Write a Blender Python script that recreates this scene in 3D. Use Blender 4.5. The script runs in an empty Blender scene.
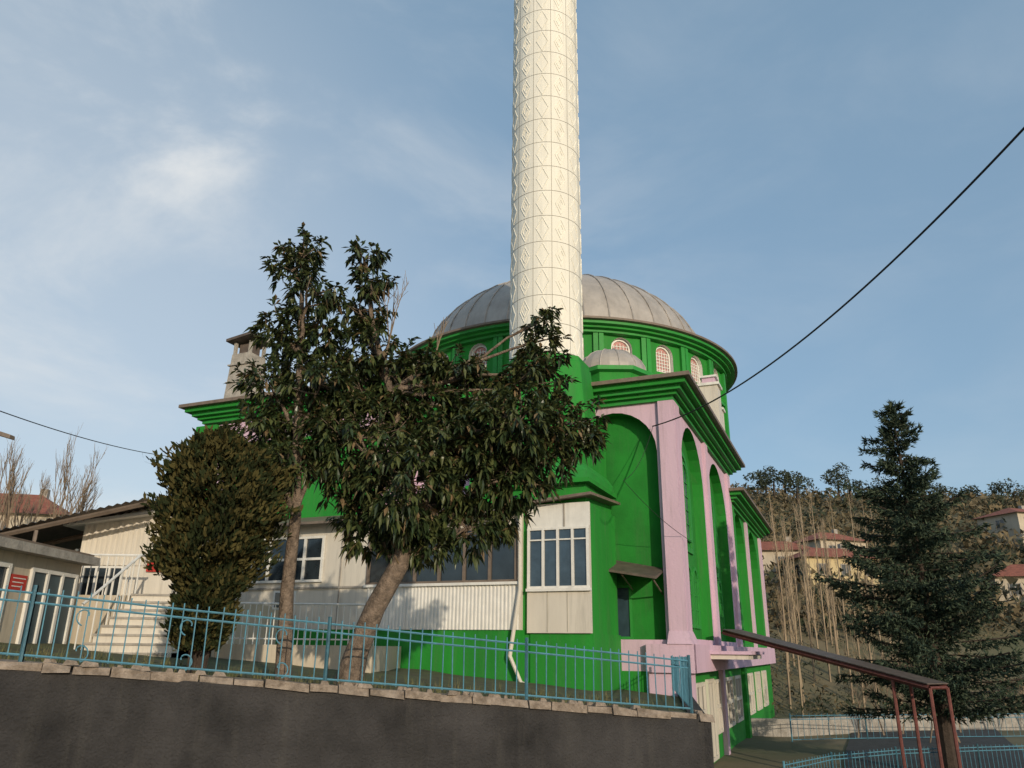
import bpy, math, random
from mathutils import Vector, Matrix, noise
R=math.radians
scene=bpy.context.scene
# ------------------------------------------------------------------ materials
def mat(name,col,rough=.7,var=.15,scale=3.0,bump=.0,bscale=20,col2=None,metal=0,spec=.4,streak=False,detail=6,dirt=0):
    m=bpy.data.materials.new(name); m.use_nodes=True
    nt=m.node_tree; N=nt.nodes; L=nt.links
    b=N['Principled BSDF']; b.inputs['Roughness'].default_value=rough
    b.inputs['Metallic'].default_value=metal
    b.inputs['Specular IOR Level'].default_value=spec
    tc=N.new('ShaderNodeTexCoord'); mp=N.new('ShaderNodeMapping')
    L.new(tc.outputs['Object'],mp.inputs[0])
    if streak: mp.inputs['Scale'].default_value=(1,1,.18)
    n=N.new('ShaderNodeTexNoise'); n.inputs['Scale'].default_value=scale; n.inputs['Detail'].default_value=detail
    n.inputs['Roughness'].default_value=.62
    L.new(mp.outputs[0],n.inputs['Vector'])
    r=N.new('ShaderNodeValToRGB'); r.color_ramp.elements[0].position=.32; r.color_ramp.elements[1].position=.68
    if col2 is None: c2=[min(1,c*(1+var)) for c in col]; c1=[c*(1-var) for c in col]
    else: c1=col; c2=col2
    r.color_ramp.elements[0].color=(*c1,1); r.color_ramp.elements[1].color=(*c2,1)
    L.new(n.outputs['Fac'],r.inputs[0]); out=r.outputs[0]
    if dirt>0:
        mp3=N.new('ShaderNodeMapping'); mp3.inputs['Scale'].default_value=(4,4,.35); L.new(tc.outputs['Object'],mp3.inputs[0])
        n3=N.new('ShaderNodeTexNoise'); n3.inputs['Scale'].default_value=1.3; n3.inputs['Detail'].default_value=8; n3.inputs['Roughness'].default_value=.7
        L.new(mp3.outputs[0],n3.inputs['Vector'])
        r3=N.new('ShaderNodeValToRGB'); r3.color_ramp.elements[0].position=.50; r3.color_ramp.elements[0].color=(0,0,0,1); r3.color_ramp.elements[1].position=.78; r3.color_ramp.elements[1].color=(dirt,dirt,dirt,1)
        L.new(n3.outputs['Fac'],r3.inputs[0]); mx=N.new('ShaderNodeMixRGB'); mx.inputs[2].default_value=(.12,.11,.09,1)
        L.new(r3.outputs[0],mx.inputs[0]); L.new(out,mx.inputs[1]); out=mx.outputs[0]
    L.new(out,b.inputs['Base Color'])
    if bump>0:
        n2=N.new('ShaderNodeTexNoise'); n2.inputs['Scale'].default_value=bscale; n2.inputs['Detail'].default_value=5
        L.new(tc.outputs['Object'],n2.inputs['Vector'])
        bp=N.new('ShaderNodeBump'); bp.inputs['Strength'].default_value=bump; bp.inputs['Distance'].default_value=.05
        L.new(n2.outputs['Fac'],bp.inputs['Height']); L.new(bp.outputs[0],b.inputs['Normal'])
    return m
M=dict(
 green=mat('green_paint',(.014,.225,.022),.75,.16,1.2,.15,12,streak=True,dirt=.32),
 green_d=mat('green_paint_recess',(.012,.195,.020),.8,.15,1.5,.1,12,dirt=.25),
 green_t=mat('green_trim',(.022,.25,.035),.6,.12,2,.05,dirt=.25),
 pink=mat('pink_paint',(.60,.42,.52),.85,.07,1.0,.15,14,streak=True,dirt=.35),
 cream=mat('cream_panel',(.62,.57,.49),.6,.08,1.5,.05,streak=True,dirt=.4),
 white=mat('white_paint',(.71,.69,.64),.55,.08,3,dirt=.3),
 minaret=mat('minaret_stone',(.78,.75,.66),.8,.06,1.2,.15,18,streak=True,dirt=.22),
 joint=mat('minaret_joint',(.38,.35,.29),.9,.1,3),
 lead=mat('lead_roof',(.38,.345,.31),.55,.16,1.2,.2,6,metal=.1,dirt=.3),
 gutter=mat('brown_gutter',(.17,.13,.10),.6,.2,4),
 glass=mat('dark_glass',(.02,.028,.035),.12,.3,2,spec=.8),
 glass_b=mat('bluish_glass',(.04,.065,.09),.15,.3,2,spec=.8),
 lattice=mat('window_lattice',(.45,.22,.20),.6,.2,8),
 conc=mat('concrete',(.34,.31,.27),.9,.25,3,.4,15,dirt=.5),
 wall=mat('dark_stucco',(.040,.037,.036),.9,.55,.9,.8,30,detail=14,dirt=.25),
 cap=mat('stone_coping',(.15,.115,.085),.9,0,7,.8,25,col2=(.36,.29,.23)),
 fence=mat('turquoise_paint',(.10,.26,.34),.5,.2,8,dirt=.4),
 rust=mat('rust_red_steel',(.15,.05,.04),.7,.3,6,.2),
 bark=mat('bark',(.08,.06,.045),.95,0,9,.9,30,col2=(.26,.195,.145)),
 bark2=mat('dark_bark',(.055,.04,.03),.95,.3,9,.6,30),
 leafA=mat('leaf_dark',(.028,.045,.016),.38,.3,4,spec=.5),
 leafB=mat('leaf_mid',(.075,.090,.030),.40,.25,4,spec=.55),
 leafC=mat('leaf_brownish',(.16,.11,.055),.6,.25,4),
 thujaA=mat('thuja_dark',(.024,.031,.012),.9,.3,4,spec=.1),
 thujaB=mat('thuja_olive',(.072,.062,.022),.9,.3,4,spec=.1),
 conA=mat('conifer_dark',(.026,.044,.030),.85,.3,3,spec=.2),
 conB=mat('conifer_light',(.070,.092,.055),.85,.3,3,spec=.2),
 twig=mat('twig',(.20,.15,.105),.9,.25,6),
 poplar=mat('poplar_twig',(.30,.23,.155),.9,.3,.5),
 scrub=mat('scrub_brown',(.09,.078,.042),.9,0,.15,col2=(.20,.15,.085)),
 pineg=mat('far_pine',(.035,.045,.024),.9,.3,.5),
 grass=mat('dry_grass',(.07,.09,.03),.9,0,2,col2=(.20,.17,.08)),
 hill=mat('terrain_soil',(.085,.09,.04),.95,0,.12,.5,1.5,col2=(.20,.155,.09),detail=12),
 road=mat('asphalt',(.05,.05,.05),.9,.25,4,.4,60),
 soil=mat('garden_soil',(.07,.055,.035),.95,0,2.5,.6,12,col2=(.10,.12,.045)),
 tile=mat('red_tile',(.27,.09,.055),.85,.3,3,.3),
 yellow=mat('yellow_wall',(.54,.43,.24),.85,.1,1,dirt=.3),
 beige=mat('beige_wall',(.50,.43,.33),.85,.1,1,.1,dirt=.4),
 dkroof=mat('dark_corrugated',(.11,.085,.07),.6,.25,4),
 red=mat('sign_red',(.45,.03,.02),.5,.05),
 cable=mat('black_cable',(.015,.015,.015),.6,.1),
 door=mat('door_blue',(.03,.06,.075),.4,.2),
)
# ------------------------------------------------------------------ mesh builder
class MB:
    def __init__(s,mats): s.v=[];s.f=[];s.m=[];s.mats=mats;s.idx={k:i for i,k in enumerate(mats)}
    def face(s,pts,m):
        n=len(s.v); s.v.extend([tuple(p) for p in pts]); s.f.append(tuple(range(n,n+len(pts)))); s.m.append(s.idx[m])
    def hexa(s,p,m):
        for q in ((0,3,2,1),(4,5,6,7),(0,1,5,4),(1,2,6,5),(2,3,7,6),(3,0,4,7)):
            s.face([p[i] for i in q],m)
    def box(s,x0,x1,y0,y1,z0,z1,m):
        s.hexa([(x0,y0,z0),(x1,y0,z0),(x1,y1,z0),(x0,y1,z0),(x0,y0,z1),(x1,y0,z1),(x1,y1,z1),(x0,y1,z1)],m)
    def fbox(s,F,s0,s1,z0,z1,d0,d1,m):
        s.hexa([F(s0,z0,d0),F(s1,z0,d0),F(s1,z0,d1),F(s0,z0,d1),F(s0,z1,d0),F(s1,z1,d0),F(s1,z1,d1),F(s0,z1,d1)],m)
    def tube(s,pts,rad,m,n=6):
        pts=[Vector(p) for p in pts]; base=len(s.v)
        for i,p in enumerate(pts):
            if i==0: t=pts[1]-p
            elif i==len(pts)-1: t=p-pts[i-1]
            else: t=pts[i+1]-pts[i-1]
            if t.length<1e-6: t=Vector((0,0,1))
            t.normalize(); a=t.cross(Vector((0,0,1)) if abs(t.z)<.9 else Vector((1,0,0))).normalized(); b=t.cross(a)
            r=rad[i] if isinstance(rad,(list,tuple)) else rad
            for k in range(n):
                an=2*math.pi*k/n; q=p+a*math.cos(an)*r+b*math.sin(an)*r; s.v.append(tuple(q))
        for i in range(len(pts)-1):
            for k in range(n):
                k2=(k+1)%n
                s.f.append((base+i*n+k,base+i*n+k2,base+(i+1)*n+k2,base+(i+1)*n+k)); s.m.append(s.idx[m])
    def lathe(s,prof,m,n=64,c=(0,0)):
        base=len(s.v)
        for r,z in prof:
            for k in range(n):
                a=2*math.pi*k/n; s.v.append((c[0]+r*math.cos(a),c[1]+r*math.sin(a),z))
        for i in range(len(prof)-1):
            mm=m if isinstance(m,str) else m[i]
            for k in range(n):
                k2=(k+1)%n
                s.f.append((base+i*n+k,base+i*n+k2,base+(i+1)*n+k2,base+(i+1)*n+k)); s.m.append(s.idx[mm])
    def build(s,name,parent=None,smooth=False,loc=(0,0,0),rotz=0):
        me=bpy.data.meshes.new(name); me.from_pydata(s.v,[],s.f)
        for k in s.mats: me.materials.append(M[k])
        me.polygons.foreach_set('material_index',s.m)
        if smooth: me.polygons.foreach_set('use_smooth',[True]*len(s.f))
        me.update()
        o=bpy.data.objects.new(name,me); scene.collection.objects.link(o)
        o.location=loc; o.rotation_euler=(0,0,rotz)
        if parent: o.parent=parent
        return o
def empty(name,loc=(0,0,0),rotz=0):
    o=bpy.data.objects.new(name,None); scene.collection.objects.link(o); o.location=loc; o.rotation_euler=(0,0,rotz); return o
def arched_wall(mb,F,s0,s1,z0,z1,ops,depth,mw,mr,mbk,n=14):
    cur=s0
    def rect(a,b,c,d,dd,m):
        if b-a>1e-4 and d-c>1e-4: mb.face([F(a,c,dd),F(b,c,dd),F(b,d,dd),F(a,d,dd)],m)
    for (c,hw,zb,zs) in sorted(ops):
        rect(cur,c-hw,z0,z1,0,mw); rect(c-hw,c+hw,z0,zb,0,mw)
        A=[(c-hw*math.cos(math.pi*i/n),zs+hw*math.sin(math.pi*i/n)) for i in range(n+1)]
        for i in range(n):
            (a,za),(b,zb2)=A[i],A[i+1]
            mb.face([F(a,za,0),F(b,zb2,0),F(b,z1,0),F(a,z1,0)],mw)
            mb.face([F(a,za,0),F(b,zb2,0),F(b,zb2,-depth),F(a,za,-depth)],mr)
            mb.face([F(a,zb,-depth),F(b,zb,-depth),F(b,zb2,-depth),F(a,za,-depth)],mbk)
        for sx in (c-hw,c+hw): mb.face([F(sx,zb,0),F(sx,zs,0),F(sx,zs,-depth),F(sx,zb,-depth)],mr)
        mb.face([F(c-hw,zb,0),F(c+hw,zb,0),F(c+hw,zb,-depth),F(c-hw,zb,-depth)],mr)
        cur=c+hw
    rect(cur,s1,z0,z1,0,mw)
def arch_window(mb,F,c,hw,zb,zs,d,mf,mg,fw=.09,bars=True,n=10):
    def ring(h):
        return [(c-h,zb-(h-hw))]+[(c-h*math.cos(math.pi*i/n),zs+h*math.sin(math.pi*i/n)) for i in range(n+1)]+[(c+h,zb-(h-hw))]
    A=ring(hw);B=ring(hw+fw); k=len(A)
    for i in range(k):
        j=(i+1)%k
        mb.face([F(*A[i],d+.07),F(*A[j],d+.07),F(*B[j],d+.07),F(*B[i],d+.07)],mf)
        mb.face([F(*B[i],d-.01),F(*B[j],d-.01),F(*B[j],d+.07),F(*B[i],d+.07)],mf)
        mb.face([F(*A[i],d-.01),F(*A[j],d-.01),F(*A[j],d+.07),F(*A[i],d+.07)],mf)
    mb.face([F(a,b,d+.012) for a,b in A],mg)
    if bars:
        mb.fbox(F,c-.02,c+.02,zb,zs+hw*.95,d+.015,d+.045,mf)
        q=zb+.5
        while q<zs+.1:
            mb.fbox(F,c-hw,c+hw,q-.018,q+.018,d+.015,d+.04,mf); q+=.5
def rect_window(mb,F,c0,c1,z0,z1,mf,mg,nv=1,nh=0,fw=.06,d=0,th=.06):
    for i in range(nv):
        a=c0+(c1-c0)*i/nv; b=c0+(c1-c0)*(i+1)/nv; t=.006*((i*7)%3)
        mb.face([F(a,z0,d+.012+t),F(b,z0,d+.018),F(b,z1,d+.016+t*.5),F(a,z1,d+.012)],mg)
    for i in range(nv+1):
        x=c0+(c1-c0)*i/nv; mb.fbox(F,x-fw/2,x+fw/2,z0,z1,d,d+th,mf)
    for i in range(nh+2):
        z=z0+(z1-z0)*i/(nh+1); mb.fbox(F,c0-fw/2-.01,c1+fw/2+.01,z-fw/2,z+fw/2,d,d+th*.9,mf)
def corrug(mb,F,s0,s1,z0,z1,pitch,amp,m,d=0):
    x=s0;up=False
    while x<s1-1e-6:
        x2=min(s1,x+pitch*.5); xm=min(x2,x+pitch*.15); da=d+(amp if up else 0); db=d+(0 if up else amp)
        mb.face([F(x,z0,da),F(xm,z0,db),F(xm,z1,db),F(x,z1,da)],m)
        mb.face([F(xm,z0,db),F(x2,z0,db),F(x2,z1,db),F(xm,z1,db)],m); up=not up; x=x2
# ------------------------------------------------------------------ mosque
CX,CY,ANG=5.2,24.0,-R(23.2)
mosque=empty('mosque',(CX,CY,0),ANG)
FF=lambda s,z,d:(s,-d,z)
FS=lambda s,z,d:(d,s,z)
MK=['green','green_d','green_t','pink','cream','white','glass','glass_b','gutter','conc','lattice','lead','joint','minaret','door','dkroof']
W=MB(MK)
TOP=7.75
W.face([FF(-18.6,-3.5,-.001),FF(0,-3.5,-.001),FF(0,-.6,-.001),FF(-18.6,-.6,-.001)],'green')
arched_wall(W,FF,-10,0,-.6,TOP,[(-1.95,1.43,.3,6.1)],.5,'pink','green','green_d')
W.face([FS(0,-3.5,0),FS(12.6,-3.5,0),FS(12.6,-.6,0),FS(0,-.6,0)],'green')
W.face([FS(12.6,-3.5,0),FS(25,-3.5,0),FS(25,-.6,0),FS(12.6,-.6,0)],'green')
sn=[(3.35,2.1,.35,5.55),(9.0,2.35,.35,5.2)]
sn2=[(15.4,2.1,.35,4.3),(21.0,2.3,.35,4.0)]
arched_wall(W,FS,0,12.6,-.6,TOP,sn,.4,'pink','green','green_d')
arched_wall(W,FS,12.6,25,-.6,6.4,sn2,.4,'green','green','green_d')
for (c,hw,zb,zs) in sn+sn2:
    arch_window(W,FS,c,.95,zs-2.1,zs+.2,-.4,'green_t','green_d',.18)
    arch_window(W,FS,c,.60,zs-1.8,zs+.2,-.36,'green_t','glass_b',.1)
    for k in (-1.25,0,1.25):
        arch_window(W,FS,c+k*.95,.38,zb+.5,zb+2.0,-.4,'green_t','glass_b' if k==0 else 'green_d',.12)
W.box(-18.59,-10,-1.5,12,-3.5,8.3,'pink')
W.face([(-18.6,25,-3.5),(0,25,-3.5),(0,25,6.4),(-18.6,25,6.4)],'pink')
W.face([(-18.6,12,-3.5),(-18.6,25,-3.5),(-18.6,25,6.4),(-18.6,12,6.4)],'pink')
W.face([(-18.6,12.6,6.4),(0,12.6,6.4),(0,12.6,TOP),(-18.6,12.6,TOP)],'pink')
W.box(-18.75,-17.7,-1.66,-.5,-3.5,8.29,'green'); W.box(-16.9,-10.1,-1.6,-1.3,-3.5,7.4,'green')
for s0,s1 in ((0.02,.75),(5.75,6.35),(11.75,12.55)):
    W.fbox(FS,s0,s1,-.1,TOP-.01,.0,.13,'pink')
W.fbox(FF,-.40,.12,.3,TOP-.01,0,.13,'pink')
W.fbox(FS,12.62,13.1,-.1,6.4,.0,.15,'green'); W.fbox(FS,17.8,18.4,-.1,6.39,.0,.12,'pink'); W.fbox(FS,24.2,24.99,-.1,6.39,.0,.12,'pink')
W.hexa([(-.45,-.30,.18),(.30,-.30,.18),(.30,.8,.18),(-.45,.8,.18),(-.41,-.14,.55),(.14,-.14,.55),(.14,.8,.55),(-.41,.8,.55)],'pink')
W.fbox(FS,-.25,25.1,-.62,.18,.003,.32,'pink'); W.fbox(FF,-1.1,.32,-.62,.18,.003,.26,'pink')
W.fbox(FF,-1.1,.15,-3.5,-.62,.003,.14,'pink')
W.fbox(FS,.0,.6,-3.5,-.62,.003,.16,'pink')
W.fbox(FS,6.0,6.5,-3.5,-.62,.003,.16,'pink');W.fbox(FS,12.2,12.9,-3.5,-.62,.003,.16,'green')
rect_window(W,FS,1.1,2.6,-2.6,-1.0,'cream','glass',2,1,.12,.0,.09)
rect_window(W,FS,3.2,4.4,-3.3,-.95,'cream','door',2,0,.12,.0,.09)
rect_window(W,FS,4.7,5.7,-2.6,-1.0,'cream','glass',2,1,.12,.0,.09)
for q in (7.2,9.6,14,17,20):
    rect_window(W,FS,q,q+1.6,-2.6,-1.0,'cream','glass',2,1,.12,.0,.09)
W.fbox(FS,2.6,6.4,-.25,-.1,.32,1.5,'cream'); W.fbox(FS,2.5,6.5,-.1,.0,.32,1.6,'pink')
W.hexa([(-2.6,-.9,2.35),(-.55,-.9,2.0),(-.55,.38,2.35),(-2.6,.38,2.75),(-2.6,-.9,2.42),(-.55,-.9,2.07),(-.55,.38,2.42),(-2.6,.38,2.82)],'dkroof')
for xx,zz in ((-2.5,2.3),(-1.6,2.15),(-.65,1.99)): W.tube([(xx,.36,zz-.35),(xx,-.85,zz)],.025,'gutter',5)
rect_window(W,FF,-2.7,-1.7,.35,1.9,'green_t','door',2,0,.08,-.5)
def cornice(x0,x1,y0,y1,z,mb=W):
    for k,(o,h,m) in enumerate(((.12,.14,'green_t'),(.26,.12,'green'),(.42,.14,'green_t'),(.62,.16,'green'),(.80,.13,'gutter'))):
        mb.box(x0-o,x1+o,y0-o,y1+o,z,z+h,m); z+=h
    return z
cornice(-10,0,0,12.6,TOP)
cornice(-18.4,-10.1,-1.5,12,8.4)
cornice(-18.5,0,12.7,25,6.4)
def hip(x0,x1,y0,y1,z,h,m):
    cx0,cx1=x0+(x1-x0)*.35,x1-(x1-x0)*.35; cy0,cy1=y0+(y1-y0)*.35,y1-(y1-y0)*.35
    a=[(x0,y0,z),(x1,y0,z),(x1,y1,z),(x0,y1,z)]; b=[(cx0,cy0,z+h),(cx1,cy0,z+h),(cx1,cy1,z+h),(cx0,cy1,z+h)]
    for i in range(4): W.face([a[i],a[(i+1)%4],b[(i+1)%4],b[i]],m)
    W.face(b,m)
hip(-10.7,.7,-.7,13.3,8.445,.5,'lead'); hip(-19.1,-9.4,-2.2,12.7,9.095,.7,'lead'); hip(-19.2,.7,12,25.7,7.095,.8,'lead')
W.build('walls',mosque)
D=MB(MK); dx,dy=-7.55,10.9; rw=7.85; nW=24
def FDk(k):
    a=2*math.pi*(k+.5)/nW; ca,sa=math.cos(a),math.sin(a)
    return lambda s,z,d:(dx+(rw+d)*ca-s*sa, dy+(rw+d)*sa+s*ca, z)
hwid=rw*math.tan(math.pi/nW)
for k in range(nW):
    F=FDk(k)
    arched_wall(D,F,-hwid,hwid,8.2,12.45,[(0,.46,10.95,11.75)],.22,'green','white','white',8)
    arch_window(D,F,0,.36,11.05,11.75,-.22,'white','lattice',.07,False,8)
    for j in range(-2,3):
        D.fbox(F,j*.14-.015,j*.14+.015,11.05,12.0-abs(j)*.05,-.205,-.17,'white')
    for j in range(6):
        D.fbox(F,-.36,.36,11.1+j*.15,11.13+j*.15,-.205,-.171,'white')
    D.fbox(F,-hwid-.0,-hwid+.2,8.2,12.3,-.02,.14,'green_t'); D.fbox(F,hwid-.2,hwid,8.2,12.3,-.02,.135,'green_t')
    D.fbox(F,-hwid,hwid,10.6,10.73,-.01,.1,'green_t')
D.lathe([(7.85,12.25),(8.10,12.27),(8.10,12.38),(8.28,12.4),(8.28,12.5),(8.46,12.52),(8.46,12.64),(8.6,12.66),(8.6,12.75),(7.6,12.95),(7.15,13.0)],
   ['green_t','green_t','green','green','green_t','green_t','gutter','gutter','lead','lead'],96,(dx,dy))
D.build('drum',mosque)
E=MB(['lead']);prof=[]; DR,DH=7.2,4.95
for i in range(17):
    t=i/16*math.pi/2; prof.append((DR*math.cos(t)+.001,12.85+DH*math.sin(t)))
E.lathe(prof,'lead',96,(dx,dy))
E.build('dome',mosque,True)
E=MB(['lead'])
for k in range(40):
    a=2*math.pi*k/40; pts=[]
    for i in range(14):
        t=i/14*math.pi/2; r=DR*math.cos(t)+.02; pts.append((dx+r*math.cos(a),dy+r*math.sin(a),12.87+DH*math.sin(t)))
    E.tube(pts,.035,'lead',5)
E.lathe([(.35,17.7),(.2,17.8),(.1,17.9),(.01,18.2)],'lead',12,(dx,dy))
E.build('dome_ribs',mosque)
E=MB(MK)
for (sx,sy,r) in ((-2.6,2.2,1.35),(-9.0,2.0,1.35)):
    E.lathe([(r+.1,8.2),(r+.1,9.35),(r+.3,9.4),(r+.3,9.55),(r,9.6)],['green','green_t','green_t','gutter'],8,(sx,sy))
    E.lathe([(r*math.cos(i/8*math.pi/2)+.001,9.58+1.05*math.sin(i/8*math.pi/2)) for i in range(9)],'lead',24,(sx,sy))
    for k in range(12):
        a=2*math.pi*k/12
        E.tube([(sx+(r*math.cos(t))*math.cos(a),sy+(r*math.cos(t))*math.sin(a),9.59+1.05*math.sin(t)) for t in [j/6*math.pi/2 for j in range(7)]],.03,'lead',4)
E.build('small_domes',mosque)
E=MB(MK)
E.box(.0,.72,6.3,7.1,8.44,10.25,'cream'); E.box(-.08,.80,6.22,7.18,10.25,10.36,'white')
E.box(.1,.62,6.4,7.0,10.36,10.62,'pink'); E.box(.02,.70,6.32,7.08,10.62,10.70,'white')
E.box(.12,.6,8.1,8.6,8.44,9.7,'cream'); E.box(.05,.67,8.03,8.67,9.7,9.8,'white')
E.build('roof_stack',mosque)
# minaret
mx,my=-3.85,-1.3; mr=1.24
E=MB(MK)
E.lathe([(mr-.012,7.0),(mr-.012,30)],'joint',48,(mx,my))
ncol=12; rh=1.0; nrow=22; z0=8.1
for r in range(nrow):
    za=z0+r*rh+.010; zb=z0+(r+1)*rh-.010
    for c in range(ncol):
        a0=2*math.pi*c/ncol+.007; a1=2*math.pi*(c+1)/ncol-.007
        P=lambda a,z,rr=mr:(mx+rr*math.cos(a),my+rr*math.sin(a),z)
        for i in range(4):
            b0=a0+(a1-a0)*i/4; b1=a0+(a1-a0)*(i+1)/4
            E.face([P(b0,za),P(b1,za),P(b1,zb),P(b0,zb)],'minaret')
        am=(a0+a1)/2; zm=(za+zb)/2
        if c%2==0: shapes=((.30,.40),(.15,.2))
        else: shapes=((.34,.44),)
        for (f,h) in shapes:
            wa=(a1-a0)*f
            pts=[(am-wa,zm),(am,zm+h),(am+wa,zm),(am,zm-h)]
            for i in range(4):
                (pa,pz),(qa,qz)=pts[i],pts[(i+1)%4]
                E.tube([P(pa,pz,mr+.004),P((pa+qa)/2,(pz+qz)/2,mr+.006),P(qa,qz,mr+.004)],.016,'minaret',4)
E.lathe([(mr,30.1),(1.5,30.5),(1.9,31),(1.9,32),(1.8,32),(1.8,31.1),(1.0,31.1),(1.0,36),(1.15,36.1),(.02,41)],'minaret',32,(mx,my))
E.build('minaret_shaft',mosque)
E=MB(MK)
def octa(prof,m,n=8): 
    off=math.pi/n; base=len(E.v)
    for r,z in prof:
        for k in range(n):
            a=2*math.pi*k/n+off; rr=r/math.cos(math.pi/n); E.v.append((mx+rr*math.cos(a),my+rr*math.sin(a),z))
    for i in range(len(prof)-1):
        for k in range(n):
            k2=(k+1)%n; E.f.append((base+i*n+k,base+i*n+k2,base+(i+1)*n+k2,base+(i+1)*n+k)); E.m.append(E.idx[m])
octa([(1.245,9.05),(1.33,9.0),(1.33,8.85),(1.38,8.8),(1.50,7.4),(1.55,6.2)],'green')
E.hexa([(mx-1.75,my-1.5,6.2),(mx+1.62,my-1.5,6.2),(mx+1.62,-.01,6.2),(mx-1.75,-.01,6.2),(mx-1.3,my-1.25,7.3),(mx+1.25,my-1.25,7.3),(mx+1.25,-.01,7.3),(mx-1.3,-.01,7.3)],'green')
E.box(mx-1.75,mx+1.62,my-1.5,-.01,5.0,6.2,'green')
E.box(mx-1.95,mx+1.85,my-1.62,-.01,4.75,5.0,'green_t'); E.box(mx-2.05,mx+1.95,my-1.72,-.01,4.62,4.75,'green')
E.hexa([(mx-1.95,my-1.62,5.0),(mx+1.85,my-1.62,5.0),(mx+1.85,-.01,5),(mx-1.95,-.01,5),(mx-1.75,my-1.5,5.3),(mx+1.63,my-1.5,5.3),(mx+1.63,-.01,5.3),(mx-1.75,-.01,5.3)],'green_t')
E.box(mx-1.8,mx+1.75,my-1.45,-.01,-3.4,4.62,'green')
E.build('minaret_base',mosque)
# glazed porch
A=MB(MK); FA=lambda s,z,d:(s,-2.85-d,z); XR=-1.95
A.box(-3.87,XR-.03,-2.84,-2.7,.42,4.05,'cream')
A.box(-3.85,XR-.04,-2.7,-.02,.42,4.05,'green')
A.box(-3.8,XR+.03,-2.8,-.03,-3.4,.42,'green')
A.fbox(FA,-3.87,XR,.42,1.55,0,.03,'cream')
for q in (-3.25,-2.65): A.fbox(FA,q-.01,q+.01,.45,1.55,.03,.04,'joint')
rect_window(A,FA,-3.82,XR-.07,1.66,3.32,'white','glass_b',4,0,.07,0,.08)
A.fbox(FA,-3.78,XR-.1,2.98,3.02,.02,.07,'white')
A.fbox(FA,-3.88,XR+.01,1.55,1.63,0,.12,'white')
A.fbox(FA,-3.87,XR,3.36,4.05,0,.03,'white')
A.fbox(FA,-2.75,-2.7,3.36,4.05,.03,.045,'conc')
A.hexa([(-4.1,-3.2,4.02),(-1.8,-3.2,4.2),(-1.8,0,4.42),(-4.1,0,4.3),(-4.1,-3.2,4.10),(-1.8,-3.2,4.28),(-1.8,0,4.50),(-4.1,0,4.38)],'gutter')
FB=lambda s,z,d:(s,-3.0-d,z)
A.box(-17.0,-4.05,-2.99,-1.62,-3.4,.5,'green')
A.box(-17.0,-4.05,-2.99,-1.63,.5,3.9,'cream')
corrug(A,FB,-9.2,-4.05,.5,1.75,.12,.025,'white',.02)
rect_window(A,FB,-9.2,-4.15,1.85,3.4,'gutter','glass',6,0,.09,0,.08)
rect_window(A,FB,-13.9,-11.0,2.0,3.4,'white','glass',4,1,.08,0,.08)
for q in (-10.3,-14.6,-16): A.fbox(FB,q,q+.04,.5,3.9,0,.03,'conc')
A.fbox(FB,-17,-9.3,1.75,1.81,0,.04,'conc')
A.fbox(FB,-9.3,-4.05,1.75,1.83,0,.12,'white')
A.hexa([(-17.2,-3.6,3.75),(-4.0,-3.6,3.75),(-4.0,-1.5,4.3),(-17.2,-1.5,4.3),(-17.2,-3.6,3.83),(-4.0,-3.6,3.83),(-4.0,-1.5,4.38),(-17.2,-1.5,4.38)],'gutter')
A.tube([(-3.98,-3.2,3.9),(-4.0,-3.12,1.6),(-4.25,-3.2,-.2),(-3.9,-3.2,-.9),(-1.9,-3.2,-1.5)],.06,'cream',8)
A.tube([(-3.98,-3.2,3.9),(-3.6,-3.2,4.1)],.06,'cream',8)
A.build('glazed_porch',mosque)
# chimney
E=MB(MK); q=-.85
E.hexa([(-18.1+q,-.3,9.0),(-16.9+q,-.3,9.0),(-16.9+q,.9,9.0),(-18.1+q,.9,9.0),(-17.98+q,-.2,11.95),(-17.0+q,-.2,11.95),(-17.0+q,.8,11.95),(-17.98+q,.8,11.95)],'conc')
for zz in (10.6,11.4): E.box(-18.08+q,-16.92+q,-.3,.9,zz,zz+.06,'conc')
for a,b in ((-17.96,-.18),(-17.14,-.18),(-17.96,.66),(-17.14,.66)): E.box(a+q,a+.12+q,b,b+.12,11.95,12.5,'conc')
E.box(-17.8+q,-17.2+q,0,.6,11.95,12.45,'dkroof')
E.hexa([(-18.2+q,-.45,12.5),(-16.85+q,-.45,12.68),(-16.85+q,1.05,12.68),(-18.2+q,1.05,12.5),(-18.2+q,-.45,12.62),(-16.85+q,-.45,12.8),(-16.85+q,1.05,12.8),(-18.2+q,1.05,12.62)],'dkroof')
E.build('chimney',mosque)
# ------------------------------------------------------------------ terrain
def sm(t): t=max(0,min(1,t)); return t*t*(3-2*t)
def H(x,y):
    z=-1.65-1.8*sm((x*.35+y*.6-3)/12)
    ang=x/max(y,5.)
    w=sm((ang+.05)/.35)
    hr=.315*max(0,y-48)
    if y>150: hr=32.1+.05*(y-150)
    hl=.25*max(0,y-28); hl=min(hl,16+.03*y)
    h=hl*(1-w)+hr*w
    if y>50: h+=noise.noise(Vector((x*.02,y*.02,0)))*4*min(1,(y-50)/60)+noise.noise(Vector((x*.09,y*.09,3)))*.8
    return z+h
T=MB(['hill'])
def grade(a,b,fine0,fine1,sf,sc):
    o=[];v=a
    while v<b:
        o.append(v); v+= sf if fine0<v<fine1 else sc
    o.append(b); return o
xs=grade(-600,700,-60,140,2.5,20); ys=grade(-80,900,-10,200,2.5,25)
for yy in ys:
    for xx in xs: T.v.append((xx,yy,H(xx,yy)))
nx=len(xs)
for j in range(len(ys)-1):
    for i in range(nx-1):
        T.f.append((j*nx+i,j*nx+i+1,(j+1)*nx+i+1,(j+1)*nx+i)); T.m.append(0)
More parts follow.
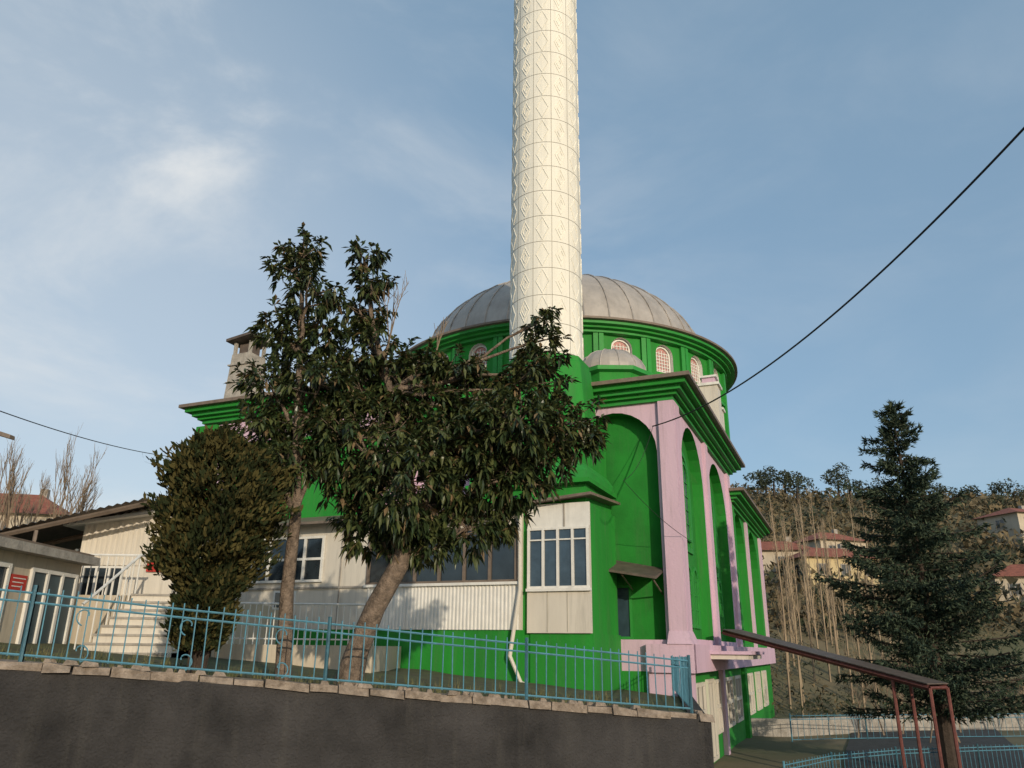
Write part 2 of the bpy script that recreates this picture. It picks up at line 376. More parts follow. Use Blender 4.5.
T.build('ground',smooth=True)
def strip(name,cl,w,m,dz=.03):
    b=MB([m]);n=len(cl)
    for i,(x,y) in enumerate(cl):
        a=Vector(cl[max(0,i-1)]);c=Vector(cl[min(n-1,i+1)]);t=(c-a).normalized();p=Vector((-t.y,t.x))
        for k in range(7):
            q=Vector((x,y))+p*w*(k/6-.5); b.v.append((q.x,q.y,H(q.x,q.y)+dz))
    for i in range(n-1):
        for k in range(6): b.f.append((i*7+k,i*7+k+1,(i+1)*7+k+1,(i+1)*7+k)); b.m.append(0)
    return b.build(name,smooth=True)
cl=[(-30+i*2.0,-2.2+i*2.0*.404-.8) for i in range(18)]
cl+=[(6.5,12.8),(8,14.5),(10,18),(12.3,23),(14.8,29),(18,36),(22,44)]
strip('road',cl,6.0,'road',.05)
def wy(x): return 10.2+(x+6.09)*.404
def wz(x): return min(.25,-.71-.084*x)
G=MB(['soil']); rows=[3+i*.75 for i in range(60)]
def xr(y): return min(-6.09+(y-10.2)/.404, 3.3+max(0,y-14)*.17, 5.0)-.05
for y in rows:
    for i in range(41):
        x=-28+(xr(y)+28)*i/40; G.v.append((x,y,wz(x)-.14+.05*noise.noise(Vector((x,y,0)))))
for j in range(len(rows)-1):
    for i in range(40): G.f.append((j*41+i,j*41+i+1,(j+1)*41+i+1,(j+1)*41+i)); G.m.append(0)
G.build('garden_ground',smooth=True)
# weeds and dry grass along the wall and garden
random.seed(9); G=MB(['grass','leafC'])
for k in range(420):
    x=random.uniform(-12,3.0); o=random.uniform(.3,1.0)**2*4+.25; y=wy(x)+o
    if x>xr(y)-.1: continue
    z=wz(x)-.14
    for j in range(random.randint(5,11)):
        a=random.uniform(0,6.28); h=random.uniform(.06,.24); p=Vector((x+random.uniform(-.08,.08),y+random.uniform(-.08,.08),z)); d=Vector((math.cos(a)*.4,math.sin(a)*.4,1))*h; s=Vector((-math.sin(a),math.cos(a),0))*.008
        G.face([p-s,p+s,p+d],'grass')
    if random.random()<.5:
        p=Vector((x+.1,y,z+.03)); a=random.uniform(0,6); u=Vector((math.cos(a),math.sin(a),.2))*.07; v=Vector((-math.sin(a),math.cos(a),.1))*.03
        G.face([p-u,p+v,p+u,p-v],'leafC')
G.build('garden_weeds')
tx,ty=.927,.374; nxn,nyn=ty,-tx
rw_=empty('retaining_wall')
B=MB(['wall','cap']); random.seed(4)
X0,X1=-20.0,3.35; n=60
for i in range(n):
    a=X0+(X1-X0)*i/n; b=X0+(X1-X0)*(i+1)/n
    pa=(a,wy(a));pb=(b,wy(b))
    B.hexa([(pa[0]+.1*nxn,pa[1]+.1*nyn,-5),(pb[0]+.1*nxn,pb[1]+.1*nyn,-5),(pb[0]-.2*nxn,pb[1]-.2*nyn,-5),(pa[0]-.2*nxn,pa[1]-.2*nyn,-5),
            (pa[0]+.1*nxn,pa[1]+.1*nyn,wz(a)-.1),(pb[0]+.1*nxn,pb[1]+.1*nyn,wz(b)-.1),(pb[0]-.2*nxn,pb[1]-.2*nyn,wz(b)-.1),(pa[0]-.2*nxn,pa[1]-.2*nyn,wz(a)-.1)],'wall')
B.hexa([(3.05,13.9,-5),(3.352,13.85,-5),(5.25,23.9,-5),(4.9,23.9,-5),(3.05,13.9,wz(3.2)-.1),(3.352,13.85,wz(3.3)-.1),(5.25,23.9,wz(4)-.1),(4.9,23.9,wz(4)-.1)],'wall')
B.build('stucco',rw_)
B=MB(['cap']); a=X0
while a<X1:
    w=random.uniform(.2,.6); b=min(X1+.03,a+w-random.uniform(.004,.03))
    e=.14+random.uniform(-.045,.035); h0=random.uniform(-.01,.035); h1=random.uniform(-.015,.03); bk=.24+random.uniform(-.03,.03)
    def q(xx,o,z): return (xx+o*nxn,wy(xx)+o*nyn,z)
    B.hexa([q(a,e,wz(a)-.105-random.uniform(0,.03)),q(b,e+random.uniform(-.02,.02),wz(b)-.105-random.uniform(0,.03)),q(b,-bk,wz(b)-.105),q(a,-bk,wz(a)-.105),q(a,e+random.uniform(-.05,.01),wz(a)-.03+h0),q(b,e+random.uniform(-.05,.01),wz(b)-.03+h1),q(b,-bk,wz(b)-.02),q(a,-bk,wz(a)-.02)],'cap')
    if random.random()<.7:
        for k in range(random.randint(1,5)):
            xx=random.uniform(a,b); oo=random.uniform(-.15,.08); s_=random.uniform(.02,.09)
            B.hexa([q(xx-s_,oo+s_,wz(xx)-.02),q(xx+s_,oo+s_*.7,wz(xx)-.02),q(xx+s_*.8,oo-s_,wz(xx)-.02),q(xx-s_,oo-s_*.6,wz(xx)-.02),q(xx-s_*.6,oo+s_*.5,wz(xx)+.02+s_*.3),q(xx+s_*.6,oo+s_*.5,wz(xx)+.03),q(xx+s_*.5,oo-s_*.6,wz(xx)+.03),q(xx-s_*.6,oo-s_*.4,wz(xx)+.02)],'cap')
    a+=w
B.build('coping',rw_)
# ------------------------------------------------------------------ fence
def fence(name,P0,P1,h,m,sp,post=True,extra=.0,scroll=False,parent=None):
    b=MB([m]); P0=Vector(P0);P1=Vector(P1);L=(P1-P0).length; up=Vector((0,0,1))
    for zz in (.07,h*.82,h-.04): b.tube([P0+up*zz,P0.lerp(P1,.5)+up*(zz+random.uniform(-.012,.006)),P1+up*zz],.014,m,4)
    n=int(L/sp)
    for i in range(1,n):
        p=P0.lerp(P1,i/n)+Vector((random.uniform(-.008,.008),0,0)); hh=h+.03+random.uniform(-.01,.01)
        b.tube([p+up*.05,p+up*hh+Vector((random.uniform(-.015,.015),0,0))],[.009,.009],m,4)
    if post:
        for p in (P0,P1): b.tube([p-up*.15,p+up*(h+.06)],.03,m,6)
    if scroll:
        k=3
        d=(P1-P0).normalized()
        for i in range(k):
            c=P0.lerp(P1,(i+.5)/k)+up*h*.45
            for sgn in (1,-1):
                pts=[]
                for j in range(16):
                    t=j/15*4.5; r=.035+.03*t*.7; pts.append(c+up*sgn*(.2+.02)+d*math.cos(t)*r*sgn+up*math.sin(t)*r)
                b.tube(pts,.009,m,4)
    o=b.build(name,parent); return o
fr=empty('metal_fence')
random.seed(2)
def fp(x): return (x-.05*nxn,wy(x)-.05*nyn,wz(x)-.02)
px=[-16,-12.8,-9.5,-6.09,-2.58,.3,3.1]
for i in range(len(px)-1): fence('fence_panel',fp(px[i]),fp(px[i+1]),.86,'fence',.165,True,0,i in (2,3),fr)
fence('fence_panel',fp(3.1),(4.6,23.0,wz(4)-.02),.86,'fence',.165,True,0,False,fr)
fr2=empty('street_fence')
def gp(x,y): return (x,y,H(x,y)+.02)
ln=[(7.0,21.5),(9.0,23.5),(11.5,25),(14.5,26),(18,27)]
for i in range(len(ln)-1): fence('fence_panel',gp(*ln[i]),gp(*ln[i+1]),.75,'fence',.17,True,0,False,fr2)
ln=[(11.5,34),(15,35),(19,36),(24,37),(29,38)]
for i in range(len(ln)-1): fence('fence_panel',gp(*ln[i]),gp(*ln[i+1]),1.0,'fence',.3,True,0,False,fr2)
S=MB(['conc'])
ln=[(9.5,36.2),(12,36),(16,38),(22,40),(30,41)]
for i in range(len(ln)-1):
    (x0,y0),(x1,y1)=ln[i],ln[i+1]
    S.hexa([(x0,y0,-5),(x1,y1,-5),(x1,y1+.3,-5),(x0,y0+.3,-5),(x0,y0,-2.75),(x1,y1,-2.75),(x1,y1+.3,-2.75),(x0,y0+.3,-2.75)],'conc')
S.build('low_concrete_wall')
# ------------------------------------------------------------------ stair cover
S=MB(['rust','dkroof','conc'])
a=Vector((7.5,28.2,.62)); b=Vector((10.75,21,-.83)); side=Vector((.86,.5,0)).normalized()
for o in (0,.75):
    S.tube([a+side*o,b+side*o],.08,'rust',4)
for i in range(9):
    p=a.lerp(b,i/8); S.tube([p,p+side*.75],.035,'rust',4)
q=[a-side*.08,b-side*.08,b+side*.83,a+side*.83]
S.hexa([v+Vector((0,0,.085)) for v in q]+[v+Vector((0,0,.11)) for v in q],'dkroof')
for t in (.86,1.0):
    for o in (0,.75):
        p=a.lerp(b,t)+side*o; S.tube([p,Vector((p.x,p.y,H(p.x,p.y)-.2))],.045,'rust',6)
S.build('stair_canopy')
# ------------------------------------------------------------------ left buildings
Lb=empty('side_house')
B=MB(['beige','conc','glass','white','door','red','cream','gutter'])
FL=lambda s,z,d:(-10+d,s,z)
B.box(-15,-10,9,18.4,-1.5,1.72,'beige')
B.box(-15.3,-9.65,8.6,18.5,1.72,1.90,'conc'); B.box(-15.2,-9.75,8.7,18.4,1.90,1.96,'gutter')
rect_window(B,FL,12.6,14.6,-.35,1.45,'white','glass',2,0,.09)
rect_window(B,FL,15.0,15.7,-.35,1.45,'white','glass',1,0,.09)
rect_window(B,FL,16.5,18.2,-.35,1.45,'white','door',3,0,.08)
B.fbox(FL,15.82,16.35,1.0,1.3,.01,.04,'red')
for k in range(3): B.fbox(FL,15.88,16.3-.06*k,1.22-k*.08,1.24-k*.08,.04,.045,'white')
B.build('house_body',Lb)
St=MB(['white','conc','beige','cream'])
for i in range(8):
    St.box(-8.7,-6.9,16.4+i*.28,18.9,-.5,-.35+.18*(i+1)-.001*i,'cream')
    St.box(-8.72,-6.88,16.37+i*.28,16.42+i*.28,-.39+.18*(i+1),-.345+.18*(i+1),'conc')
St.box(-11.5,-6.9,18.64,24,-.6,1.07,'beige'); St.box(-6.9,-3.2,19.1,24.2,-.6,.02,'beige')
for xx in (-8.75,-6.85):
    St.tube([(xx,16.4,.75),(xx,18.6,2.0),(xx,18.8,2.0)],.03,'white',6)
    for i in range(9): 
        y=16.4+i*.275; St.tube([(xx,y,-.3+.165*i),(xx,y,.75+i*.156)],.015,'white',5)
St.tube([(-6.85,18.8,2.0),(-6.85,19.1,2.0)],.03,'white',6)
St.tube([(-6.8,19.15,.95),(-3.2,19.15,.95)],.028,'white',6); St.tube([(-6.8,19.15,.15),(-3.2,19.15,.15)],.02,'white',6)
for i in range(25): St.tube([(-6.8+.15*i,19.15,.02),(-6.8+.15*i,19.15,.95)],.014,'white',5)
St.tube([(-11.4,18.75,2.0),(-8.75,18.75,2.0)],.03,'white',6)
for i in range(14): St.tube([(-11.3+.19*i,18.75,1.07),(-11.3+.19*i,18.75,2.0)],.014,'white',5)
St.build('entrance_stair')
B=MB(['white','glass','cream']); B.box(-5.9,-5.35,19.9,19.95,.85,1.3,'white'); B.box(-5.85,-5.4,19.88,19.9,.9,1.25,'glass'); B.tube([(-5.62,19.95,0),(-5.62,19.95,.9)],.03,'cream',6)
B.build('notice_board')
B=MB(['cream','white','dkroof','glass','beige','red','gutter'])
FK=lambda s,z,d:(s,20.2-d,z)
B.box(-11.1,-8.6,20.22,23.5,1.07,3.0,'cream'); corrug(B,FK,-11.1,-8.6,1.9,3.0,.13,.025,'cream')
B.face([FK(-11.1,3.0,0),FK(-8.6,3.0,0),FK(-8.6,3.55,0),FK(-9.9,3.4,0)],'cream')
B.hexa([(-11.5,19.9,2.85),(-9.2,19.9,3.2),(-9.2,23.7,3.2),(-11.5,23.7,2.85),(-11.5,19.9,2.93),(-9.2,19.9,3.28),(-9.2,23.7,3.28),(-11.5,23.7,2.93)],'white')
B.hexa([(-9.19,19.9,3.2),(-8.3,19.9,3.5),(-8.3,23.7,3.5),(-9.19,23.7,3.2),(-9.19,19.9,3.28),(-8.3,19.9,3.58),(-8.3,23.7,3.58),(-9.19,23.7,3.28)],'dkroof')
rect_window(B,FK,-10.9,-9.9,1.1,1.85,'white','glass',3,0,.05)
B.fbox(FK,-9.3,-8.7,1.75,1.98,.03,.05,'red')
B.build('kiosk')
B=MB(['dkroof','gutter'])
x=0
while x<6:
    for (u0,u1,h0,h1) in ((0,.1,0,.05),(.1,.2,.05,0)):
        B.face([(-15+x+u0,18.9,1.95+.24*(x+u0)+h0),(-15+x+u1,18.9,1.95+.24*(x+u1)+h1),(-15+x+u1,24,2.3+.24*(x+u1)+h1),(-15+x+u0,24,2.3+.24*(x+u0)+h0)],'dkroof')
    x+=.2
for yy in (19.0,20.8,22.6): B.tube([(-15,yy,1.86),(-9,yy,3.3)],.06,'gutter',4)
B.tube([(-12.5,19.0,2.4),(-12.5,19.0,-.5)],.05,'gutter',5); B.tube([(-11.6,19.0,2.6),(-11.6,19.0,-.5)],.05,'gutter',5)
B.build('lean_to_canopy')
B=MB(['gutter','white']); B.tube([(-10.0,13.3,-.3),(-10.0,13.3,3.6),(-9.8,13.3,3.72),(-9.35,13.3,3.62)],[.06,.045,.035,.03],'gutter',8)
B.hexa([(-9.4,13.2,3.56),(-8.9,13.22,3.42),(-8.9,13.38,3.42),(-9.4,13.4,3.56),(-9.4,13.2,3.64),(-8.9,13.24,3.49),(-8.9,13.36,3.49),(-9.4,13.4,3.64)],'gutter')
B.build('street_lamp')
# ------------------------------------------------------------------ cables
def cable(name,a,b,sag,r,n=40):
    k=MB(['cable']); a=Vector(a);b=Vector(b)
    k.tube([a.lerp(b,i/n)-Vector((0,0,sag*4*(i/n)*(1-i/n))) for i in range(n+1)],r,'cable',6); k.build(name)
cable('power_cable',(8.0,8.6,7.9),(4.6,24.1,6.9),.9,.02)
cable('power_cable',(4.6,24.0,6.9),(3.3,22.2,4.7),.35,.008)
cable('power_cable',(3.3,22.2,4.7),(5.6,24.0,3.2),.15,.008)
cable('power_cable',(-11.0,14,4.6),(-12.1,28.2,6.6),.25,.012)
# ------------------------------------------------------------------ broadleaf trees
rng=random.Random(11)
def rv():
    while True:
        v=Vector((rng.uniform(-1,1),rng.uniform(-1,1),rng.uniform(-1,1)))
        if .05<v.length<1: return v
def leaf(mb,p,d,L,w,m,droop):
    d=d.normalized(); sd=d.cross(Vector((0,0,1)))
    if sd.length<.1: sd=Vector((1,0,0))
    sd.normalize(); sd=(sd+rv()*.35).normalized(); up=sd.cross(d)
    p1=p+d*L*.55-Vector((0,0,droop*L*.3)); p2=p+d*L-Vector((0,0,droop*L)); 
    mid=p1-up*w*.25
    n=len(mb.v)
    mb.v.extend([tuple(p),tuple(p1+sd*w*.5),tuple(p2),tuple(p1-sd*w*.5),tuple(mid)])
    i=mb.idx[m]
    mb.f.extend([(n,n+1,n+4),(n+4,n+1,n+2),(n,n+4,n+3),(n+4,n+2,n+3)]); mb.m.extend([i]*4)
def rosette(mb,p,out,k,L):
    for j in range(k):
        d=(out*.55+rv()*1.0+Vector((0,0,-.05)))
        r=rng.random(); m='leafA' if r<.53 else ('leafB' if r<.94 else 'leafC')
        leaf(mb,p+rv()*.04,d,L*rng.uniform(.7,1.15),L*.38,m,rng.uniform(.2,.8))
def limb(mb,a,b,r0,r1,m,wob=.12,n=5):
    a=Vector(a);b=Vector(b);L=(b-a).length;pts=[];rs=[]
    for i in range(n+1):
        t=i/n; p=a.lerp(b,t)
        if 0<i<n: p+=rv()*wob*L*.35
        p.z+=math.sin(t*math.pi)*L*.06*(-1 if b.z>a.z else 1)*.5
        pts.append(p);rs.append(r0+(r1-r0)*t)
    mb.tube(pts,rs,m,7); return pts
def broadleaf(name,trunk,radii,blobs,yb,dens,L,sx,sr):
    root=empty(name); tb=MB(['bark']); lf=MB(['leafA','leafB','leafC'])
    tb.tube(trunk,radii,'bark',10)
    for (x,z,r) in blobs:
        x+=sx; r*=sr
        y=yb+rng.uniform(-.55,.55)*(1 if r>.45 else .4); c=Vector((x,y,z))
        cand=[Vector(t) for t in trunk[1:]]
        best=min(cand,key=lambda q:(q-c).length+ (2.0 if q.z>c.z-.15 else 0))
        pts=limb(tb,best,c,.045+.01*r,.018,'bark')
        for k in range(int(11*r/.5)):
            dirv=rv(); dirv.z=abs(dirv.z)*.9-.1; dirv.normalize()
            e=c+dirv*(r*rng.uniform(.95,1.45)+.08); limb(tb,pts[-2] if rng.random()<.4 else c,e,.014,.005,'bark',.1,3)
            for q in range(3): rosette(lf,e-dirv*.09*q+rv()*.03,dirv,rng.randint(5,8),L)
        n=int(dens*(r/.5)**2.2)
        sc=Vector((rng.uniform(.95,1.15),1.1,rng.uniform(.85,1.1)))
        for k in range(n):
            v=rv(); v=v.normalized()*(v.length**.6); v=Vector((v.x*sc.x,v.y*sc.y,v.z*sc.z))
            p=c+v*r
            if noise.noise(p*2.4+Vector((7,0,0)))<-.17: continue
            rosette(lf,p,v,rng.randint(6,9),L)
    tb.build('trunk_and_limbs',root,True); lf.build('foliage',root)
blA=[(-3.97,6.85,.36),(-4.11,6.4,.45),(-3.8,5.85,.48),(-4.29,5.3,.5),(-3.85,4.8,.65),(-4.3,4.2,.55),(-3.95,3.65,.7),(-3.4,3.4,.65),(-3.85,2.85,.5),(-3.4,4.2,.55),(-4.35,3.4,.45),(-4.15,2.85,.35),(-3.55,5.2,.4)]
blB=[(-2.85,7.0,.3),(-2.72,6.55,.36),(-2.9,6.0,.42),(-2.62,5.3,.55),(-2.1,4.7,.65),(-2.8,4.5,.6),(-2.6,3.4,.85),(-1.42,3.85,.85),(-1.75,2.65,.95),(-2.45,2.1,.6),(-.6,4.2,.7),(-.73,3.0,.9),(.14,3.7,.72),(.55,5.85,.22),(.6,5.5,.24),(.5,5.05,.42),(.34,4.55,.55),(.93,3.85,.6),(1.25,3.6,.4),(.14,2.8,.6),(-.75,1.95,.5),(-1.4,1.75,.5),(-1.9,1.8,.45),(-.2,2.35,.55),(-1.05,4.8,.42),(-1.6,4.95,.42),(-2.85,2.75,.6),(.6,3.15,.45),(-3.0,3.9,.6),(-.3,3.5,.7),(-2.2,3.9,.6),(-1.0,3.4,.6)]
broadleaf('broadleaf_tree',[(-3.42,12.5,-.5),(-3.5,12.5,.8),(-3.50,12.55,2.0),(-3.6,12.5,3.4),(-3.7,12.5,4.8),(-3.8,12.5,6.2),(-3.82,12.5,6.8)],[.13,.105,.09,.075,.055,.035,.015],blA,12.5,100,.19,.15,.80)
broadleaf('broadleaf_tree',[(-2.55,13.1,-.6),(-2.45,13.1,-.1),(-2.2,13.1,.6),(-1.85,13.15,1.3),(-1.7,13.2,2.2),(-1.9,13.2,3.3),(-2.2,13.2,4.4),(-2.6,13.2,5.6),(-2.8,13.2,6.8)],[.24,.19,.17,.165,.13,.10,.07,.045,.02],blB,13.2,98,.20,0,.88)
tw=MB(['twig'])
def bare(mb,p,d,L,r,lev,m,spread=.6,up=.15,kids=3,n=4):
    p=Vector(p); d=d.normalized(); q=p+d*L; midp=p.lerp(q,.5)+rv()*L*.06
    mb.tube([p,midp,q],[r,r*.8,r*.6],m,n if lev>2 else 3)
    if lev<=0: return
    for k in range(kids):
        t=rng.uniform(.45,1); s=p.lerp(q,t)
        bare(mb,s,d+rv()*spread+Vector((0,0,up)),L*rng.uniform(.55,.8),r*.6,lev-1,m,spread,up,kids,n)
bare(tw,(-2.35,13.2,4.9),Vector((.15,0,1)),.85,.024,3,'twig',.7,.2)
bare(tw,(-1.5,13.2,4.9),Vector((.3,0,1)),.55,.02,2,'twig',.7,.3)
o=tw.build('bare_twigs'); o.parent=bpy.data.objects['broadleaf_tree.001']
# ------------------------------------------------------------------ thuja bush
root=empty('thuja_bush'); tb=MB(['bark2']); lf=MB(['thujaA','thujaB'])
tbx,tby=-4.54,11.9
for k in range(7):
    a=rng.uniform(0,6.28); tb.tube([(tbx+.08*math.cos(a),tby+.08*math.sin(a),-.5),(tbx+.2*math.cos(a),tby+.2*math.sin(a),.6),(tbx+.6*math.cos(a),tby+.5*math.sin(a),2.2)],[.05,.04,.012],'bark2',5)
def thr(t):
    if t<.35: return .30+.28*(t/.35)
    if t<.75: return .58+.46*math.sin((t-.35)/.4*math.pi/2)
    return 1.04*math.sqrt(max(0,1-((t-.75)/.26)**2))
for k in range(32000):
    t=rng.random()**.75; a=rng.uniform(0,6.283); 
    bump=.86+.55*noise.noise(Vector((math.cos(a)*1.8,math.sin(a)*1.8,t*6)))+.34*noise.noise(Vector((math.cos(a)*5,math.sin(a)*5,t*15)))
    rr=thr(t)*bump*(rng.uniform(.55,1.08)); z=-.1+t*3.1+.4*noise.noise(Vector((math.cos(a)*3,math.sin(a)*3,rr*2)))*t
    p=Vector((tbx+rr*math.cos(a),tby+rr*math.sin(a),z))
    d=Vector((math.cos(a)*.6,math.sin(a)*.6,.8))+rv()*.9; L=rng.uniform(.04,.10)
    sd=d.cross(rv()).normalized()*L*.3; d=d.normalized()*L
    n=len(lf.v); lf.v.extend([tuple(p-sd*.6),tuple(p+sd*.6),tuple(p+d*.8+sd*.8),tuple(p+d*1.3),tuple(p+d*.8-sd*.8)])
    lf.f.append((n,n+1,n+2,n+3,n+4)); lf.m.append(0 if rng.random()<.5+.8*noise.noise(p*3) else 1)
tb.build('stems',root); lf.build('foliage',root)
# ------------------------------------------------------------------ conifer
root=empty('conifer_tree'); tb=MB(['bark2']); lf=MB(['conA','conB'])
cx,cy=13.05,25.0; cz=H(cx,cy)-.2; HT=8.1-cz
tb.tube([(cx,cy,cz),(cx+.05,cy,cz+HT*.4),(cx-.1,cy,cz+HT*.97)],[.24,.15,.02],'bark2',8)
def tuft(p,d,L):
    for j in range(3):
        dd=(d+rv()*.9).normalized()*L*rng.uniform(.7,1.2); sd=dd.cross(rv()).normalized()*L*.15
        n=len(lf.v); lf.v.extend([tuple(p-sd),tuple(p+sd),tuple(p+dd)]); lf.f.append((n,n+1,n+2)); lf.m.append(0 if rng.random()<.6 else 1)
nb=150
for k in range(nb):
    t=.16+.83*(k/nb); z=cz+HT*t; a=k*2.4+rng.uniform(-.7,.7)
    BL=(3.8*(1-t)**.8+.15)*rng.uniform(.45,1.15)
    if t<.3: BL*=.7+t
    d=Vector((math.cos(a),math.sin(a),0)); pts=[];ns=max(4,int(BL/.15)); droop=rng.uniform(-.15,.30)
    for i in range(ns+1):
        u=i/ns; pts.append(Vector((cx-.1*t,cy,z))+d*BL*u+Vector((0,0,BL*(.15*u-droop*u*u+.12*u**4))))
    tb.tube(pts[::2] if len(pts)>5 else pts,.022,'bark2',4)
    sd=Vector((-d.y,d.x,0))
    for i,p in enumerate(pts):
        u=i/ns
        if u<.08: continue
        w=BL*.28*(1-u*.75)*(.5+.5*min(1,u*3))
        for j in range(11):
            o=rng.uniform(-1,1)
            pp=p+sd*o*w+Vector((0,0,-abs(o)*w*.35+rng.uniform(-.14,.07)))+d*rng.uniform(-.08,.1)
            tuft(pp,d*.6+sd*o*.5+Vector((0,0,-.15+.5*(t>.85))),.18)
for j in range(60): tuft(Vector((cx-.1,cy,cz+HT*rng.uniform(.94,1.0))),Vector((0,0,.8)),.2)
tb.build('trunk',root); lf.build('foliage',root)
# ------------------------------------------------------------------ far vegetation
pm=MB(['poplar']); 
for k in range(24):
    y=rng.uniform(44,66); r=rng.uniform(.335,.475) ; x=r*y; z=H(x,y)-.3; h=rng.uniform(.14,.225)*y-z
    h=max(5,h)
    pm.tube([(x,y,z),(x+rng.uniform(-.2,.2),y,z+h*.5),(x+rng.uniform(-.2,.2),y,z+h)],[.075,.05,.012],'poplar',5)
    for j in range(46):
        t=rng.uniform(.18,.97); a=rng.uniform(0,6.28); L=rng.uniform(.7,1.8)*(1.1-t)
        s=Vector((x,y,z+h*t)); d=Vector((math.cos(a)*.26,math.sin(a)*.26,1)); e=s+d*L
        pm.tube([s,s.lerp(e,.5)+Vector((math.cos(a),math.sin(a),0))*.08,e],[.014,.010,.005],'poplar',3)
        s2=s.lerp(e,rng.uniform(.3,.9)); pm.tube([s2,s2+Vector((rng.uniform(-.3,.3),rng.uniform(-.2,.2),.5))*rng.uniform(.5,1.2)],[.008,.004],'poplar',3)
pm.build('poplar_trees')
sb=MB(['scrub','pineg','twig'])
def clump(mb,c,r,m,n,sz):
    for k in range(n):
        v=rv(); v=v.normalized()*(v.length**.5); p=c+Vector((v.x*r,v.y*r,v.z*r*.8)); a=rv()*sz;b=rv()*sz
        mb.face([p,p+a,p+b],m)
for k in range(2600):
    y=rng.uniform(62,175); r=rng.uniform(.28,.85); x=r*y
    z=H(x,y); s=rng.uniform(.6,2.4)
    clump(sb,Vector((x,y,z+s*.5)),s,'scrub' if rng.random()<.7 else 'pineg',26,s*.4)
for k in range(160):
    y=rng.uniform(44,66); r=rng.uniform(.30,.8); x=r*y
    z=H(x,y); s=rng.uniform(.4,1.3)
    clump(sb,Vector((x,y,z+s*.4)),s,'scrub' if rng.random()<.6 else 'pineg',70,s*.25)
sb.build('hillside_scrub')
pt=MB(['pineg','bark2'])
for (r,y,h) in ((.345,128,5.5),(.36,130,6),(.375,127,4.5),(.43,130,6.5),(.445,128,5.5),(.50,135,4.5),(.56,133,4),(.60,138,4),(.66,135,4.5),(.335,140,6),(.53,145,5),(.70,140,4)):
    x=r*y; z=H(x,y); pt.tube([(x,y,z-1),(x+.3,y,z+h*.7)],[.3,.15],'bark2',5)
    for k in range(6):
        clump(pt,Vector((x+rng.uniform(-2.4,2.4),y+rng.uniform(-2,2),z+h*rng.uniform(.6,1))),rng.uniform(.9,1.7),'pineg',90,.5)
pt.build('skyline_pine_trees')
th=MB(['twig','scrub'])
for k in range(34):
    y=rng.uniform(32,52); x=rng.uniform(.40,.78)*y
    bare(th,(x,y,H(x,y)-.2),Vector((rng.uniform(-.3,.3),0,1)),rng.uniform(1.1,1.9),.045,4,'twig',.7,.25,3,3)
th.build('bare_thicket')
bt=MB(['twig'])
for (r,y,L) in ((-.64,46,4.4),(-.605,44,4.2),(-.57,47,3.7),(-.67,48,3.6),(-.54,50,3.2),(-.50,52,2.6),(-.62,52,3.8)):
    x=r*y
    bare(bt,(x,y,H(x,y)),Vector((rng.uniform(-.15,.15),0,1)),L,.12,5,'twig',.5,.4,3,4)
bt.build('bare_trees')
# ------------------------------------------------------------------ far houses
def house(x,y,w,d,h,rot,wm,rh=1.4,z=None):
    z=H(x,y) if z is None else z
    b=MB([wm,'tile','glass','white','conc'])
    b.box(-w/2,w/2,-d/2,d/2,-3,h,wm)
    o=.5;A=[(-w/2-o,-d/2-o,h),(w/2+o,-d/2-o,h),(w/2+o,d/2+o,h),(-w/2-o,d/2+o,h)];r1=(-w/2+d*.4,0,h+rh);r2=(w/2-d*.4,0,h+rh)
    b.face([A[0],A[1],r2,r1],'tile');b.face([A[2],A[3],r1,r2],'tile');b.face([A[1],A[2],r2],'tile');b.face([A[3],A[0],r1],'tile')
    b.face([(p[0],p[1],p[2]-.01) for p in A],'conc')
    F=lambda s,zz,dd:(s,-d/2-dd,zz)
    k=-w/2+1
    while k<w/2-1: 
        rect_window(b,F,k,k+.9,h-1.6,h-.6,'conc','glass',2,0,.08); k+=2.4
    F2=lambda s,zz,dd:(-w/2-dd,s,zz)
    rect_window(b,F2,-1,0.2,h-1.6,h-.6,'conc','glass',2,0,.08)
    b.box(w*.2,w*.2+.5,.2,.7,h+.3,h+rh+.5,'conc')
    b.build('village_house',loc=(x,y,z),rotz=rot)
house(31,76,7.5,5,2.6,.15,'yellow',1.2); house(27,80,7,5,2.6,-.2,'beige',1.2); house(36,88,6,5,2.8,.3,'beige',1.2)
house(47.5,72,6.5,5,3.0,-.35,'beige',1.3); house(66,100,7,6,3,.3,'beige',1.2)
house(-38,58,10,7,5.0,.2,'beige',2.0); house(-46,64,9,7,4.5,-.2,'yellow',1.6)
# ------------------------------------------------------------------ world, sun, camera
EL,SX,SY=R(15),.34,-.94
w=bpy.data.worlds.new('World'); scene.world=w; w.use_nodes=True; nt=w.node_tree; N=nt.nodes; L=nt.links
bg=N['Background']; sky=N.new('ShaderNodeTexSky'); sky.sky_type='NISHITA'; sky.sun_disc=False
sky.sun_elevation=EL; sky.sun_rotation=math.atan2(SX,SY); sky.altitude=400; sky.dust_density=1.6; sky.air_density=1.0; sky.ozone_density=1.3
tc=N.new('ShaderNodeTexCoord'); mp=N.new('ShaderNodeMapping'); mp.inputs['Scale'].default_value=(1.2,1.2,2.6); mp.inputs['Rotation'].default_value=(0,R(-28),R(20))
L.new(tc.outputs['Generated'],mp.inputs[0])
def math_(op,a,b=None,clamp=False):
    n=N.new('ShaderNodeMath'); n.operation=op; n.use_clamp=clamp
    for i,v in enumerate((a,b)):
        if v is None: continue
        if isinstance(v,(int,float)): n.inputs[i].default_value=v
        else: L.new(v,n.inputs[i])
    return n.outputs[0]
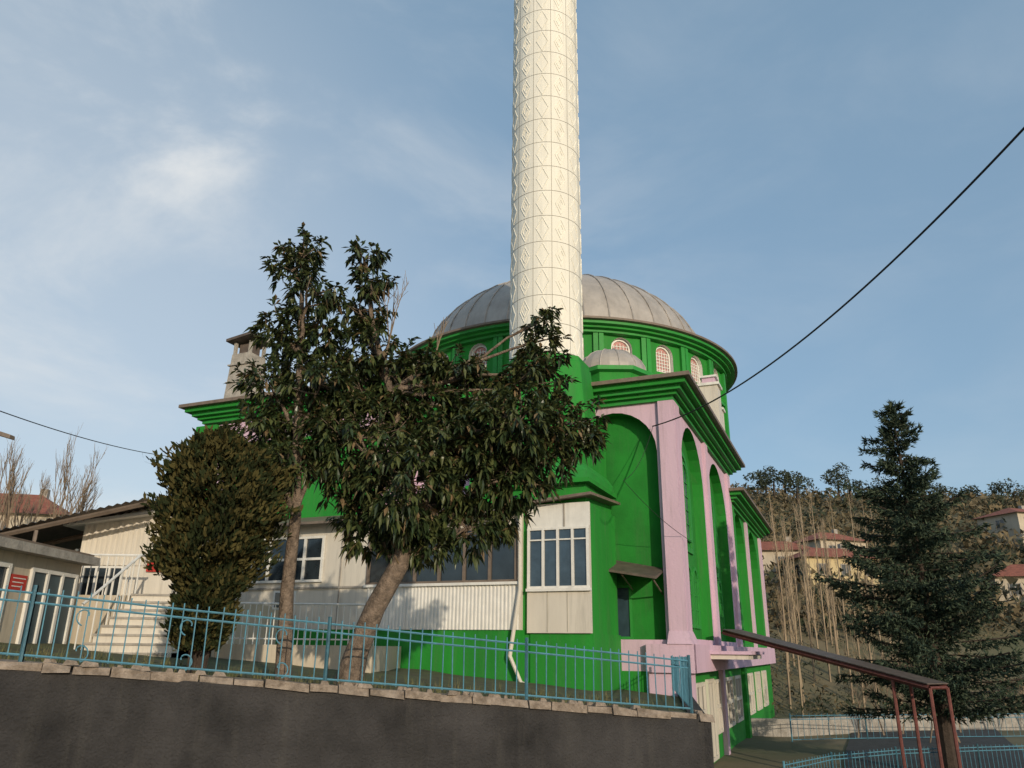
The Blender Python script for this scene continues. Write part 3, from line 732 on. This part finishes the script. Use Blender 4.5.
def lobe(d,lo,hi):
    v=Vector(d).normalized(); n=N.new('ShaderNodeVectorMath'); n.operation='DOT_PRODUCT'; L.new(tc.outputs['Generated'],n.inputs[0]); n.inputs[1].default_value=v
    m=N.new('ShaderNodeMapRange'); m.interpolation_type='SMOOTHSTEP'; m.inputs[1].default_value=lo; m.inputs[2].default_value=hi; L.new(n.outputs['Value'],m.inputs[0]); return m.outputs[0]
n1=N.new('ShaderNodeTexNoise'); n1.inputs['Scale'].default_value=2.2; n1.inputs['Detail'].default_value=9; n1.inputs['Roughness'].default_value=.58; n1.inputs['Distortion'].default_value=.4
L.new(mp.outputs[0],n1.inputs['Vector'])
rp=N.new('ShaderNodeMapRange'); rp.interpolation_type='SMOOTHSTEP'; rp.inputs[1].default_value=.42; rp.inputs[2].default_value=.78; L.new(n1.outputs['Fac'],rp.inputs[0])
wisp=math_('MULTIPLY',lobe((-.45,.81,.66),.985,.9995),.42)
left=math_('MULTIPLY',lobe((-.8,.8,.25),.45,1.0),.38)
base=math_('ADD',wisp,left); base=math_('ADD',base,.12)
fac=math_('MULTIPLY',rp.outputs[0],base,True)
haze=math_('MULTIPLY',lobe((-.8,.8,.18),.62,1.0),.40)
fac=math_('ADD',fac,haze,True)
veil=N.new('ShaderNodeMixRGB'); veil.inputs[0].default_value=.45; veil.inputs[2].default_value=(3.0,4.7,6.3,1); L.new(sky.outputs[0],veil.inputs[1])
mx_=N.new('ShaderNodeMixRGB'); mx_.inputs[2].default_value=(6.4,6.6,6.7,1)
L.new(fac,mx_.inputs[0]); L.new(veil.outputs[0],mx_.inputs[1]); L.new(mx_.outputs[0],bg.inputs[0]); bg.inputs[1].default_value=.12
sl=bpy.data.lights.new('sun','SUN'); sl.energy=2.8; sl.angle=R(.5); sl.color=(1,.86,.66)
so=bpy.data.objects.new('sun',sl); scene.collection.objects.link(so)
dv=Vector((SX*math.cos(EL),SY*math.cos(EL),math.sin(EL))); so.rotation_euler=dv.to_track_quat('Z','Y').to_euler()
cam=bpy.data.cameras.new('camera'); cam.lens=27; cam.sensor_width=36; cam.clip_end=3000; cam.clip_start=.1
co=bpy.data.objects.new('camera',cam); scene.collection.objects.link(co); scene.camera=co
co.matrix_world=Matrix.Rotation(R(109),4,'X')@Matrix.Rotation(R(.7),4,'Z')
scene.view_settings.view_transform='Standard'; scene.view_settings.look='None'; scene.view_settings.exposure=0
